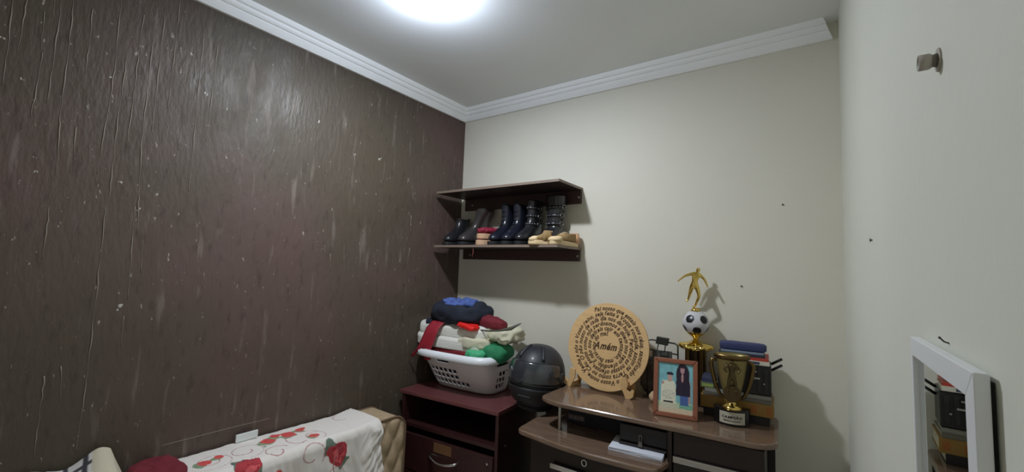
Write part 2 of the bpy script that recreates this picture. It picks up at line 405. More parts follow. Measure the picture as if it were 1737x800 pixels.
boot('boot', (-1.822, 1.962, ZS), .08, .235, .088, .175, 'blackleather', 'low black ankle boot, leftmost on the shelf, beside the brown wall', style='plain')
boot('boot', (-1.695, 1.962, ZS), .02, .235, .092, .232, 'brownleather', 'glossy brownish black boot with a wide slumped shaft left of the red shoes', style='plain', lean=.45, shaftw=1.35)
boot('boot', (-1.460, 1.958, ZS), -.03, .236, .086, .245, 'navyleather', 'navy black lace-up boot right beside the red shoes')
boot('boot', (-1.372, 1.956, ZS), .03, .236, .088, .24, 'navyleather', 'navy black lace-up boot, the one nearer the studded boots')
boot('boot', (-1.285, 1.962, ZS), -.02, .232, .080, .262, 'blackleather', 'slim black studded boot between the lace-up boots and the tall buckled boot', style='studded')
boot('boot', (-1.168, 1.992, ZS), -.25, .178, .112, .285, 'blackleather', 'tallest black boot with studded straps and buckles behind the tan sneakers', style='studded', shaftw=1.42)

def red_shoe(loc, rz, lab, squash, lace=False):
    t = empty('platform_shoe', loc, rz, lab, 'shoe', 'low shoes on the lower wall shelf')
    h, hw = .11, .042
    obj('sole', [rings([outline(-h, h, hw, 0), outline(-h - .002, h + .002, hw + .002, .006), outline(-h - .002, h + .002, hw + .002, .027), outline(-h, h, hw, .031)])], MT['tansole'], t, smooth=False, bevel=.002)
    if squash:
        obj('upper', [rings([outline(-h + .004, h - .004, hw - .004, .031), outline(-h + .01, h - .008, hw - .008, .036)])], MT['redshoe'], t, smooth=True)
    else:
        obj('upper', [lump((0, -.005, .048), (.078, .20, .040), .7, 24, .010, 42, 3)], MT['redshoe'], t, smooth=True)
        obj('ankle_strap', [tube([(.03 * math.cos(a), .045 + .03 * math.sin(a), .066 + .006 * math.sin(3 * a)) for a in np.linspace(0, 2 * PI, 21)[:-1]], .006, 6, True)], MT['redshoe'], t, smooth=True)
    if lace:
        obj('lace', [tube([(-.02, -.11, .004), (-.022, -.116, .002), (-.024, -.12, -.015), (-.020, -.121, -.04), (-.026, -.121, -.068)], .0018, 6)], mat('dull_red_lace', srgb(150, 84, 76), .8), t, smooth=True)
    return t
red_shoe((-1.553, 1.962, ZS), -.06, 'beige platform shoe, the lower of the stacked red pair, trailing a red lace', True, True)
red_shoe((-1.551, 1.966, ZS + .037), -.04, 'red cloth shoe with thick beige sole stacked on top of its mate', False)

def sneaker(loc, rz, lab, L, heel):
    t = empty('sneaker', loc, rz, lab, 'shoe', 'low shoes on the lower wall shelf')
    h, hw = L / 2, .040
    obj('sole', [rings([outline(-h, h, hw, 0), outline(-h - .003, h + .002, hw + .002, .006), outline(-h - .003, h + .002, hw + .002, .022)])], MT['creamrubber'], t, bevel=.003)
    obj('toe_cap', [rings([outline(-h - .002, -h + .075, hw * .98, .02), outline(-h + .0, -h + .078, hw * .94, .034), outline(-h + .018, -h + .078, hw * .75, .045)])], MT['creamrubber'], t, smooth=True)
    R = [outline(-h + .006, h, hw * .97, .021), outline(-h + .012, h, hw * .95, .036), outline(-h + .05, h - .001, hw * .86, .05, tilt=.03), outline(-h + .085, h - .004, hw * .74, .064, tilt=.08),
         outline(-h + .09, h - .008, hw * .6, .066, tilt=.08), outline(-h + .1, h - .014, hw * .5, .045)]
    obj('upper', [rings(R)], MT['tansuede'], t, smooth=True, subsurf=1)
    obj('heel_counter', [rings([outline(h - .055, h + .003, hw * .95, .02), outline(h - .05, h + .003, hw * .9, .05), outline(h - .04, h + .001, hw * .74, .074)], True, True)], MT[heel], t, smooth=True)
    for i in range(3):
        y = -h + .083 + i * .018
        obj('lace', [tube([(-.018, y, .056 + i * .006), (0, y - .002, .061 + i * .006), (.018, y, .056 + i * .006)], .0022, 6)], MT['creamrubber'], t, smooth=True)
    return t
sneaker((-1.150, 1.862, ZS), -1.0, 'tan sneaker with cream toe cap, in front of the tall buckled boot', .115, 'tansuede')
sneaker((-1.06, 1.958, ZS), -.06, 'tan sneaker with peach heel at the right end of the shelf', .235, 'peach')

# ------------------------------------------------------------------ drawer cabinet
CA = math.atan2(1.69 - 1.638, -1.243 + 1.885); ZT = .87
t = empty('drawer_cabinet', (-1.885, 1.638, 0), CA, 'dark red mahogany drawer cabinet with an open niche under the laundry basket', 'cabinet')
CW, CD = .644, .375
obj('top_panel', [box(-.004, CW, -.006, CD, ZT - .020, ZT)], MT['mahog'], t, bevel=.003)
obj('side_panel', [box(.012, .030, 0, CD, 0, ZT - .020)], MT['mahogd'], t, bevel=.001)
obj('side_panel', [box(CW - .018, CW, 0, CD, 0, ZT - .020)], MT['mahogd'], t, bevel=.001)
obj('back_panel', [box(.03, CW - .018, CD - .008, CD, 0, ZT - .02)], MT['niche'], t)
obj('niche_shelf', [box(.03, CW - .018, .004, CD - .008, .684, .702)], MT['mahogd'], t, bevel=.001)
for z0, z1 in ((.47, .655), (.28, .463), (.08, .273)):
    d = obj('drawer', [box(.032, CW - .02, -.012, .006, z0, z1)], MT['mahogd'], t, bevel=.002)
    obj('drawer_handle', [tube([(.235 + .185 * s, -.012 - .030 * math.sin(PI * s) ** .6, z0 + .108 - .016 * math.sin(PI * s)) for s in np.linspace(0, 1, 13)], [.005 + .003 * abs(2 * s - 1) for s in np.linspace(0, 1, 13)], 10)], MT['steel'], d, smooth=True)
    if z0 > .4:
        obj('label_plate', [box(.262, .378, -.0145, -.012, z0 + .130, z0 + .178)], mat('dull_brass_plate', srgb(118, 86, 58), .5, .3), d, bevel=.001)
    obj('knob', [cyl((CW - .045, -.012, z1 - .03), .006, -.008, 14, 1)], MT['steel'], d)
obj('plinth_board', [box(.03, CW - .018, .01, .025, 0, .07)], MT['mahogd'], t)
obj('screw_cap', [cyl((CW, .07, .69), .005, .003, 12, 0)], MT['steel'], t)

# ------------------------------------------------------------------ laundry basket
t = empty('laundry_basket', (-1.632, 1.893, ZT), .05, 'white plastic laundry basket with punched holes on the mahogany cabinet', 'basket')
NB, NV, BH = 120, 36, .212
def sup(a, b, s, n=4.):
    c, q = math.cos(s), math.sin(s)
    return (a * math.copysign(abs(c) ** (2 / n), c), b * math.copysign(abs(q) ** (2 / n), q))
dense = [sup(.225, .15, 2 * PI * i / 4000) for i in range(4000)]
cum = np.concatenate([[0], np.cumsum([math.dist(dense[i], dense[(i + 1) % 4000]) for i in range(4000)])])
angs = [2 * PI * float(np.interp(cum[-1] * k / NB, cum, np.arange(4001))) / 4000 for k in range(NB)]
def bp(k, v):
    a = .198 + .052 * v ** .8; b = .105 + .072 * v ** .9
    x, y = sup(a, b, angs[k % NB]); return (x, y + .052 * (1 - v), .004 + v * (BH - .004))
vs = [bp(k, j / NV) for j in range(NV + 1) for k in range(NB)]; fs = []
for j in range(NV):
    for k in range(NB):
        x, y, z = bp(k, (j + .5) / NV)
        hole = False
        row = (j - 5) % 6; col = k % 3
        if 5 <= j < 23 and row < 4 and col < 2:
            front = y < -.02
            hole = (not front) or x < .03 or (x < .075 and j < 11)
            if abs(abs(x) - .2) < .03 and abs(y) > .05 and (y > 0 or x > 0): hole = False
        if 27 <= j < 31 and ((abs(x + .06) < .042 and y < 0) or (abs(x - .06) < .042 and y > 0) or (abs(y) < .05)): hole = True
        if not hole: fs.append((j * NB + k, j * NB + (k + 1) % NB, (j + 1) * NB + (k + 1) % NB, (j + 1) * NB + k))
obj('body', [(vs, fs)], MT['whiteplastic'], t, smooth=True, solid=.003)
obj('base', [rings([[bp(k, 0) for k in range(NB)], [(x * .97, y * .97, .012) for x, y, z in [bp(k, 0) for k in range(NB)]]])], MT['whiteplastic'], t)
RP = [(-.003, -.004), (.020, -.034), (.026, -.030), (.024, -.008), (.016, .002), (.006, .005), (-.002, .001)]
rr = []
for o_, z_ in RP:
    row = []
    for k in range(NB):
        x, y = sup(.250 + o_, .177 + o_, angs[k]); row.append((x, y, BH + z_ + .006))
    rr.append(row)
obj('rim', [rings(rr, closed=True)], MT['rimplastic'], t, smooth=True)

BX, BY = -1.637, 1.912
def cloth(name, lab, shapes, m, cat='cloth', group=None, loc=(0, 0, 0)):
    o = obj(name, [tf(s, Matrix.Translation(-Vector(loc))) for s in shapes], m, smooth=True, loc=loc); tag(o, lab, cat, group); return o
def bendy(f): return lambda p: (p.x, p.y, p.z + f(p.x, p.y))
cloth('folded_cloth', 'dark red folded cloth under the white towels in the basket', [lump((BX - .01, BY - .01, 1.072), (.40, .29, .075), .3, 26, .008, 14, 1)], MT['red_cloth'], loc=(BX, BY, .98))
cloth('dark_clothes', 'dark clothes filling the basket, seen through its holes', [lump((BX - .005, BY + .040, .985), (.37, .205, .135), .3, 26, .004, 14, 11)], MT['navy'], 'clothes', loc=(BX, BY, .88))
cloth('green_cloth', 'green crumpled cloth at the right end of the basket', [lump((-1.400, 1.868, 1.108), (.15, .18, .105), .8, 24, .012, 9, 2)], MT['green'], loc=(-1.395, 1.83, 1.03))
cloth('green_cloth', 'small light green cloth over the front rim, beside the darker green one', [lump((-1.468, 1.768, 1.098), (.12, .075, .05), .85, 18, .008, 20, 9)], MT['green2'], loc=(-1.462, 1.79, 1.05))
tw = []
fold = bendy(lambda x, y: -.030 * max(0, (abs(y) - .06) / .1) ** 2 - .10 * max(0, x - .16))
t = empty('towel_stack', (BX - .045, 1.895, 1.115), .05, 'thick white folded towel on top of the basket', 'towel')
obj('lower_fold', [lump((.0, 0, .032), (.50, .285, .066), .28, 28, .007, 9, 4, fold)], MT['towel'], t, smooth=True)
obj('upper_fold', [lump((-.005, .006, .092), (.485, .27, .068), .28, 28, .008, 9, 5, fold)], MT['towel'], t, smooth=True)
obj('cream_lining', [lump((.165, -.03, .036), (.20, .235, .07), .5, 22, .014, 14, 6)], MT['cream_cloth'], t, smooth=True)
cloth('cream_towel', 'crumpled cream towel end at the right of the white towel', [lump((-1.385, 1.925, 1.195), (.17, .22, .085), .7, 24, .018, 16, 7)], MT['cream_cloth'], 'towel', loc=(-1.385, 1.92, 1.14))
cloth('navy_garment', 'navy black garment bundled on top of the white towel', [lump((-1.668, 1.865, 1.295), (.37, .25, .125), .65, 30, .020, 9, 8), lump((-1.835, 1.83, 1.235), (.09, .13, .05), .8, 14, .006, 14, 3)], MT['navy'], 'garment', loc=(-1.66, 1.865, 1.23))
cloth('blue_cloth', 'blue crumpled cloth, topmost on the laundry pile', [lump((-1.655, 1.85, 1.345), (.225, .16, .052), .8, 26, .020, 22, 4)], MT['blue'], loc=(-1.655, 1.85, 1.32))
cloth('burgundy_roll', 'rolled burgundy garment sticking out to the right of the navy bundle', [tf(lump((0, 0, 0), (.22, .085, .065), .7, 20, .008, 18, 5), Matrix.Translation((-1.455, 1.865, 1.262)) @ Matrix.Rotation(.1, 4, 'Y'))], MT['burgundy'], 'garment', loc=(-1.455, 1.865, 1.24))
cloth('red_wrapper', 'shiny bright red wrapper tucked under the navy bundle', [tf(lump((0, 0, 0), (.13, .07, .032), .5, 18, .008, 30, 6), Matrix.Translation((-1.535, 1.775, 1.238)) @ Matrix.Rotation(.15, 4, 'Y'))], MT['bright_red'], 'wrapper', loc=(-1.535, 1.775, 1.22))
# red ribbon hanging over the rim
def ribbon(path, widths, m, name, lab, cat, th=.003, fork=True, ax=Vector((1, .1, 0))):
    P = [Vector(p) for p in path]; v = []; f = []
    for i, p in enumerate(P):
        for q in range(7):
            s = q / 6 - .5
            off = .004 * math.sin(q * 2.1 + i)
            v.append(p + ax * (s * widths[i]) + Vector((0, off, off)))
    for i in range(len(P) - 1):
        for q in range(6):
            if fork and i >= len(P) - 3 and q in ((2, 3) if i == len(P) - 3 else (1, 2, 3)): continue
            f.append((i * 7 + q, i * 7 + q + 1, (i + 1) * 7 + q + 1, (i + 1) * 7 + q))
    loc = P[0].copy()
    o = obj(name, [([x - loc for x in v], f)], m, smooth=True, solid=th, loc=tuple(loc)); tag(o, lab, cat); return o
ribbon([(-1.735, 1.80, 1.252), (-1.745, 1.755, 1.240), (-1.760, 1.728, 1.205), (-1.772, 1.718, 1.16), (-1.785, 1.712, 1.12), (-1.80, 1.708, 1.085), (-1.812, 1.708, 1.065), (-1.825, 1.71, 1.035)],
       [.085, .088, .088, .09, .095, .10, .12, .15], MT['red_ribbon'], 'red_ribbon', 'dark red forked cloth strip hanging over the basket rim', 'ribbon')
st = obj('grey_strap', [tube([(-1.47, 1.80, 1.222), (-1.40, 1.79, 1.226), (-1.33, 1.79, 1.236), (-1.27, 1.80, 1.252), (-1.22, 1.82, 1.282)], [.004, .0045, .005, .010, .002], 10, flat=(.6, 1))], MT['strap'], smooth=True)
tag(st, 'thin grey strap sticking out to the right over the towels', 'strap')

# ------------------------------------------------------------------ helmet
t = empty('motorcycle_helmet', (-1.138, 1.862, ZT), .18, 'black full-face motorcycle helmet between the basket and the desk', 'helmet')
tilt = Matrix.Translation((0, 0, .155)) @ Matrix.Rotation(.06, 4, 'Y') @ Matrix.Rotation(-.10, 4, 'X') @ Matrix.Translation((0, 0, -.155))
def hel(a, b, s=1., o=0.):
    """a azimuth from the front (-Y), b height angle"""
    cz = math.sin(b); cr = math.cos(b)
    rx, ry, rz = .134 + o, .158 + o, (.158 if cz > 0 else .150) + o
    fr = max(0, math.cos(a)) ** 2
    x = rx * math.sin(a) * abs(cr) ** .8; y = -ry * math.cos(a) * abs(cr) ** .8 * (1 + .06 * fr * (cz < 0) * abs(cz))
    return tilt @ Vector((x, y, .155 + rz * cz))
def patch(a0, a1, b0, b1, na, nb, o=0.): return grid(na, nb, lambda u, v: hel(a0 + (a1 - a0) * u, b0 + (b1 - b0) * v, 1, o))
obj('shell', [patch(-PI, PI, -1.12, 1.56, 56, 30)], MT['helmet'], t, smooth=True)
vz = obj('visor', [grid(30, 12, lambda u, v: hel(-1.25 + 2.5 * u, -.10 + .62 * v - .12 * abs(2 * u - 1) ** 3 * (v - .5), 1, .006 + .003 * (1 - abs(2 * v - 1))))], MT['visor'], t, smooth=True, solid=.003)
obj('visor_tab', [tf(box(-.012, .012, -.006, .004, -.004, .006), Matrix.Translation(hel(-.2, -.09, 1, .009)))], MT['rubber'], vz, bevel=.001)
obj('visor_gasket', [tube([hel(-1.3 + 2.6 * i / 30, -.135, 1, .004) for i in range(31)], .005, 6)], MT['rubber'], t, smooth=True)
for s in (-1, 1):
    p = hel(s * 1.36, .12, 1, .002); n_ = Vector((s, -.2, 0)).normalized()
    obj('visor_pivot', [tube([p, p + n_ * .010], [.026, .022], 18)], MT['helmet'], t, smooth=False, bevel=.002)
obj('chin_bar', [patch(-1.15, 1.15, -.78, -.24, 30, 8, .006)], mat('dark_chin_shell', srgb(28, 29, 33), .5), t, smooth=True, solid=.004)
obj('chin_vent', [tube([hel(-.26 + .52 * i / 8, -.50, 1, .009) for i in range(9)], .006, 8)], MT['rubber'], t, smooth=True)
for sgn in (-1, 1): obj('crown_ridge', [tube([hel(.55 * sgn, .62 + .6 * q / 10, 1, .003) for q in range(11)], .007, 8)], MT['helmet'], t, smooth=True)
obj('neck_roll', [tube([hel(a, -1.1, 1, .004) for a in np.linspace(-PI, PI, 41)[:-1]], .012, 8, True)], MT['rubber'], t, smooth=True)
obj('chin_strap', [tube([hel(1.35, -.55, 1, .004), hel(1.45, -.42, 1, .02), hel(1.5, -.30, 1, .022)], .006, 8, flat=(1, .4))], MT['rubber'], t, smooth=True)

# ------------------------------------------------------------------ computer desk
DA = .080; DO = (-.91, 1.630)
t = empty('computer_desk', (DO[0], DO[1], 0), DA, 'dark brown computer desk with a raised glossy top and steel post', 'desk')
ca, sa = math.cos(DA), math.sin(DA)
def dl(x, y): return ((x - DO[0]) * ca + (y - DO[1]) * sa, -(x - DO[0]) * sa + (y - DO[1]) * ca)
def rounded(pts, r=.03, n=5):
    out = []
    for i, p in enumerate(pts):
        a = Vector(pts[i - 1]); b = Vector(p); c = Vector(pts[(i + 1) % len(pts)])
        q = min(r, (a - b).length * .45, (c - b).length * .45)
        s = b + (a - b).normalized() * q; e = b + (c - b).normalized() * q
        for k in range(n + 1):
            u = k / n; out.append(tuple((1 - u) ** 2 * s + 2 * u * (1 - u) * b + u * u * e))
    return out
top_pts = rounded([dl(-.91, 1.628), dl(-.155, 1.688), dl(-.108, 1.735), dl(-.125, 2.06), dl(-.998, 1.99), dl(-1.0, 1.66)], .035)
obj('top_shelf', [prism(top_pts, .980, 1.0)], MT['deskw'], t, bevel=.006, seg=3)
low_pts = rounded([dl(-.942, 1.555), dl(-.836, 1.543), dl(-.704, 1.541), dl(-.57, 1.551), dl(-.467, 1.567), dl(-.446, 1.655), dl(-.44, 2.03), dl(-1.03, 2.02), dl(-1.075, 1.75), dl(-1.06, 1.572)], .03)
obj('lower_shelf', [prism(low_pts, .848, .870)], MT['deskw'], t, bevel=.007, seg=3)
px_, py_ = dl(-.914, 1.690)
obj('post', [cyl((px_, py_, .870), .0075, .11, 18), cyl((px_, py_, .870), .0095, .006, 18), cyl((px_, py_, .974), .0095, .006, 18)], MT['steel'], t, smooth=False)
obj('divider_panel', [prism([dl(-.452, 1.668), dl(-.437, 1.669), dl(-.455, 2.03), dl(-.47, 2.03)], .0, .980)], MT['deskd'], t)
obj('back_panel', [prism([dl(-1.19, 2.040), dl(-.14, 2.062), dl(-.14, 2.074), dl(-1.19, 2.052)], .0, .980)], MT['deskd'], t)  # dark board lengthened leftwards past the desk to stand in for the helmet's shade
obj('right_side_panel', [prism([dl(-.161, 1.714), dl(-.146, 1.714), dl(-.165, 2.05), dl(-.18, 2.05)], .0, .980)], MT['deskd'], t)
obj('left_side_panel', [prism([dl(-1.0, 1.60), dl(-.984, 1.60), dl(-.995, 1.99), dl(-1.01, 1.99)], .0, .848)], MT['deskd'], t)
for z0, z1, hz in ((.80, .977, .889), (.60, .79, .74), (.38, .59, .53)):
    d = obj('pedestal_drawer', [prism([dl(-.434, 1.675), dl(-.145, 1.697), dl(-.146, 1.712), dl(-.435, 1.690)], z0, z1)], MT['deskd'], t, bevel=.002)
    a = dl(-.432, 1.667); b = dl(-.185, 1.686)
    obj('bar_handle', [tf(box(0, math.dist(a, b), -.012, .002, -.011, .011), Matrix.Translation((*a, hz)) @ Matrix.Rotation(math.atan2(b[1] - a[1], b[0] - a[0]), 4, 'Z'))], MT['steel'], d, bevel=.003)
for z0, z1 in ((.64, .842), (.42, .63), (.2, .41)):
    d = obj('wide_drawer', [prism([dl(-.986, 1.598), dl(-.455, 1.604), dl(-.455, 1.62), dl(-.986, 1.614)], z0, z1)], MT['deskd'], t, bevel=.002)
    a = dl(-.895, 1.590); b = dl(-.62, 1.594)
    obj('bar_handle', [tf(box(0, math.dist(a, b), -.012, .002, -.010, .010), Matrix.Translation((*a, z1 - .080)) @ Matrix.Rotation(math.atan2(b[1] - a[1], b[0] - a[0]), 4, 'Z'))], MT['chrome'], d, bevel=.003)
    if z1 > .8:
        k = dl(-.752, 1.600)
        obj('keyhole', [tf(tube([(.010 * math.cos(q), 0, .012 * math.sin(q)) for q in np.linspace(0, 2 * PI, 21)[:-1]], .0028, 8, True), Matrix.Translation((k[0], k[1] - .001, z1 - .038)))], MT['chrome'], d, smooth=True)

# things on the desk's lower shelf
b_ = empty('storage_box', (-.77, 1.80, .870), .08, 'dark navy box with a grey label in the desk niche behind the post', 'box')
obj('body', [box(-.16, .11, .0, .14, 0, .088)], mat('dark_navy_card', srgb(24, 20, 34), .6), b_, bevel=.002)
lp = obj('label_plate', [box(-.155, -.075, -.002, 0, .018, .042)], mat('grey_label', srgb(84, 72, 72), .6), b_)
lab_m = mat('label_marks', srgb(122, 110, 112), .6)
obj('label_marks', [box(-.148, -.132, -.003, -.002, .022, .038), box(-.127, -.111, -.003, -.002, .022, .038), box(-.107, -.099, -.003, -.002, .022, .038), box(-.095, -.081, -.003, -.002, .022, .038)], lab_m, lp)
p_ = empty('paper_stack', (-.572, 1.70, .870), .12, 'stack of white papers lying on the desk lower shelf', 'paper')
for i in range(5):
    obj('paper_sheet', [tf(box(-.10, .10, -.065, .07, i * .003, i * .003 + .0026), Matrix.Rotation(random.uniform(-.03, .03), 4, 'Z'))], MT['paper'], p_)
n_ = empty('black_folder', (-.56, 1.715, .885), .10, 'black folder with a silver clip lying over the white papers', 'folder')
obj('cover', [box(-.085, .098, -.035, .10, .001, .010), box(-.085, .098, -.02, .10, .0101, .075)], mat('black_folder_card', srgb(34, 30, 32), .45), n_, bevel=.004)
cl = obj('binder_clip', [prism([(-.009, .008), (.009, .008), (.006, .026), (-.006, .026)], -.040, -.024, 1)], mat('grey_clip', srgb(110, 106, 100), .4, .7), n_)
obj('clip_arm', [tube([(-.003, -.034, .024), (-.006, -.036, .045), (-.001, -.036, .050)], .0012, 6), tube([(.003, -.034, .024), (.006, -.036, .045), (.001, -.036, .050)], .0012, 6)], MT['chrome'], cl)

# ------------------------------------------------------------------ prayer plaque
PC = Vector((-.806, 1.935, 1.208)); LEAN = -.16
t = empty('prayer_plaque', (PC.x, PC.y, 1.0), -.02, 'round pale wooden plaque engraved with a spiral prayer on a small stand', 'plaque')
T = Matrix.Translation((0, 0, PC.z - 1.0)) @ Matrix.Rotation(LEAN, 4, 'X')
R_ = .202
obj('disc', [tf(cyl((0, -.005, 0), R_, .010, 96, 1), T)], MT['plywood'], t, bevel=.001)
GL = {}
def glyph(ch):
    if ch in GL: return GL[ch]
    c = bpy.data.curves.new('g', 'FONT'); c.body = ch; c.size = 1; c.offset = .032; c.resolution_u = 2
    o = bpy.data.objects.new('g', c); COL.objects.link(o)
    dg = bpy.context.evaluated_depsgraph_get(); e = o.evaluated_get(dg); me = e.to_mesh()
    v = [(p.co.x, p.co.y) for p in me.vertices]; f = [tuple(p.vertices) for p in me.polygons]
    e.to_mesh_clear(); bpy.data.objects.remove(o); bpy.data.curves.remove(c)
    x1 = max([p[0] for p in v], default=.25)
    GL[ch] = (v, f, x1 + .05 if v else .28); return GL[ch]
def line_text(s, size, place, shear=0., sq=1.):
    """place(x, y) -> 3d point for text-plane coordinates in metres"""
    x = 0; out = []
    for ch in s:
        v, f, adv = glyph(ch)
        if v: out.append(([place(x + (p[0] * sq + shear * p[1]) * size, p[1] * size) for p in v], f))
        x += adv * sq * size
    return out, x
PR = ('Pai nosso que estais nos céus, santificado seja o Vosso nome. Venha a nós o Vosso reino, seja feita a Vossa vontade, assim na Terra como no Céu. '
      'O pão nosso de cada dia nos dai hoje. Perdoai as nossas ofensas, assim como nós perdoamos a quem nos tem ofendido. E não nos deixeis cair em tentação, mas livrai-nos do mal.')
eng = []
r_out, r_in, turns, a_st = .177, .056, 5.1, math.radians(116)
def sp(th): return r_out - (r_out - r_in) * th / (2 * PI * turns)
th = 0.; size = .029; SQ = .80
tot = sum(glyph(c)[2] for c in PR) * size * SQ
def total_len():
    return sum(sp(q) * .05 for q in np.arange(0, 2 * PI * turns, .05))
SQ *= total_len() / tot
for ch in PR:
    v, f, adv = glyph(ch); r = sp(th); wd = adv * SQ * size
    ac = a_st - th - wd / 2 / r
    if v:
        pts = []
        for x, y in v:
            a = a_st - th - ((x * SQ + .28 * y) * size) / r; q = r + y * size - .008
            pts.append(T @ Vector((q * math.cos(a), -.0056, q * math.sin(a))))
        eng.append((pts, f))
    th += wd / r
am, wdt = line_text('Amém', .046, lambda x, y: (x, y), .3, .85)
for v, f in am: eng.append(([T @ Vector((x - wdt / 2 - .006, -.0056, y - .016)) for x, y in v], f))
obj('engraved_prayer', eng, MT['burn'], t)
# scroll feet, flat plates either side
foot = [(-.012, .085), (.014, .092), (.022, .060), (.016, .040), (.030, .030), (.040, .044), (.050, .036), (.046, .012), (.030, .0), (.012, .0), (.004, .018), (-.010, .045)]
for s, xo in ((-1, -.150), (1, .102)):
    pts = [(xo + s * x, z) for x, z in foot]
    obj('stand_foot', [prism(pts if s > 0 else pts[::-1], -.050, -.040, 1)], MT['plywood'], t, bevel=.001)
    obj('stand_arm', [box(xo + s * .010, xo + s * .022, -.042, .060, .0, .020), tf(box(xo + s * .010, xo + s * .022, -.006, .006, 0, .16), Matrix.Translation((0, .038, .0)) @ Matrix.Rotation(LEAN, 4, 'X'))], MT['plywood'], t)
obj('stand_crossbar', [box(-.165, .115, .040, .050, .02, .045)], MT['plywood'], t)

# ------------------------------------------------------------------ framed photo
t = empty('photo_frame', (-.452, 1.768, 1.0), .19, 'copper brown picture frame with a portrait of two people, front of the desk top', 'picture frame')
FL = Matrix.Rotation(-.17, 4, 'X'); FW, FH, FB = .164, .222, .018
def mitre(side):
    a, b, c, d = (-FW / 2, 0), (FW / 2, 0), (FW / 2, FH), (-FW / 2, FH)
    i = [(-FW / 2 + FB, FB), (FW / 2 - FB, FB), (FW / 2 - FB, FH - FB), (-FW / 2 + FB, FH - FB)]
    o = [a, b, c, d]; k = side
    return prism([o[k], o[(k + 1) % 4], i[(k + 1) % 4], i[k]], -.008, .008, 1)
for k in range(4):
    obj('frame_rail', [tf(mitre(k), FL)], MT['framew'], t, bevel=.004, seg=3)
pw, ph = FW - 2 * FB, FH - 2 * FB
NX, NY = 110, 150
pg = grid(NX, NY, lambda u, v: FL @ Vector((-FW / 2 + FB + pw * u, -.001, FB + ph * v)))
po = obj('photo_print', [pg], MT['photo'], t, smooth=True)
def photo_print(n):
    u = np.tile(np.linspace(0, 1, NX + 1), NY + 1); v = np.repeat(np.linspace(0, 1, NY + 1), NX + 1)
    nz = np.array([noise.noise(Vector((a * 9, b * 9, 0))) for a, b in zip(u, v)])
    fz = np.array([noise.noise(Vector((a * 40, b * 40, 3))) for a, b in zip(u, v)])
    c = np.array(srgb(124, 182, 190))[None, :] * (1 + .18 * nz[:, None])
    def put(mask, col, var=.0): c[mask] = np.array(srgb(*col))[None, :] * (1 + var * fz[mask][:, None])
    ell = lambda cx, cy, rx, ry: ((u - cx) / rx) ** 2 + ((v - cy) / ry) ** 2 < 1
    put((v < .22 + .03 * nz) , (190, 204, 176), .4)
    put((v < .20) & (u > .62), (120, 176, 150), .5)
    put((v < .10 + .04 * nz), (214, 196, 168), .2)
    put((np.abs(u - .76) < .12) & (v > .17) & (v < .46), (72, 100, 160), .3)            # jeans
    put((np.abs(u - .90) < .035) & (v > .22) & (v < .66), (178, 146, 140))               # arm
    put((np.abs(u - .72 - .02 * nz) < .20 - .08 * np.clip((v - .6) * 4, 0, 1)) & (v > .36) & (v < .74), (34, 26, 52), .3)   # dark top
    put(ell(.71, .78, .19 , .23) & (v > .42), (40, 26, 48), .3)
    put(ell(.70, .88, .062, .075), (186, 140, 146))
    put(ell(.70, .72, .035, .09) & (v > .62), (180, 136, 138))
    put(ell(.70, .965, .11, .05), (44, 30, 50))
    put((np.abs(u - .30) < .21 - .07 * np.clip((v - .52) * 5, 0, 1)) & (v > .17) & (v < .64), (224, 222, 200), .12)     # child in white
    put(ell(.30, .36, .19, .10) & (fz > .12), (176, 172, 160))
    put(ell(.34, .70, .075, .085), (196, 160, 150))
    put(ell(.34, .775, .10, .045) & (v > .755), (34, 36, 60))
    put(ell(.14, .585, .04, .03), (190, 150, 140))
    put((np.abs(v - .215) < .018) & (np.abs(u - .30) < .14), (36, 34, 44))
    put((u > .10) & (u < .52) & (v > .07) & (v < .19), (206, 202, 178), .3)
    return c
paint(po, photo_print)
obj('backing', [tf(box(-FW / 2 + .004, FW / 2 - .004, .003, .007, .004, FH - .004), FL)], MT['rubber'], t)
obj('easel_leg', [tf(box(-.02, .02, 0, .003, 0, .15), Matrix.Translation((0, .095, 0)) @ Matrix.Rotation(.38, 4, 'X'))], MT['rubber'], t)

# ------------------------------------------------------------------ footballer trophy
t = empty('football_trophy', (-.432, 2.028, 1.0), .12, 'tall gold trophy with a footballer on a ball behind the picture frame', 'trophy')
obj('base', [box(-.055, .055, -.045, .045, 0, .045), box(-.047, .047, -.038, .038, .045, .060)], MT['plinth'], t, bevel=.003)
for x, y in ((-.028, -.022), (.028, -.022), (-.028, .022), (.028, .022)):
    obj('column', [cyl((x, y, .060), .013, .175, 16)], MT['golddark'], t)
obj('core', [cyl((0, 0, .060), .018, .175, 16)], mat('brown_trophy_core', srgb(86, 62, 40), .35, .4), t)
st_ = []
for q, (r, z) in enumerate(((.012, .275), (.030, .262), (.056, .250), (.066, .240), (.060, .234), (.02, .236))):
    st_.append([(r * (1 + (.16 if q in (2, 3, 4) else 0) * math.cos(6 * 2 * PI * k / 48)) * math.cos(2 * PI * k / 48), r * (1 + (.16 if q in (2, 3, 4) else 0) * math.cos(6 * 2 * PI * k / 48)) * math.sin(2 * PI * k / 48), z + (.006 * math.cos(12 * PI * k / 48) if q in (2, 3, 4) else 0)) for k in range(48)])
obj('crown_plate', [rings(st_)], MT['gold'], t, smooth=True)
obj('cup_neck', [lathe([(.008, .27), (.011, .280), (.016, .287), (.030, .296), (.042, .312), (.038, .314), (.0, .30)], 28)], MT['gold'], t, smooth=True)
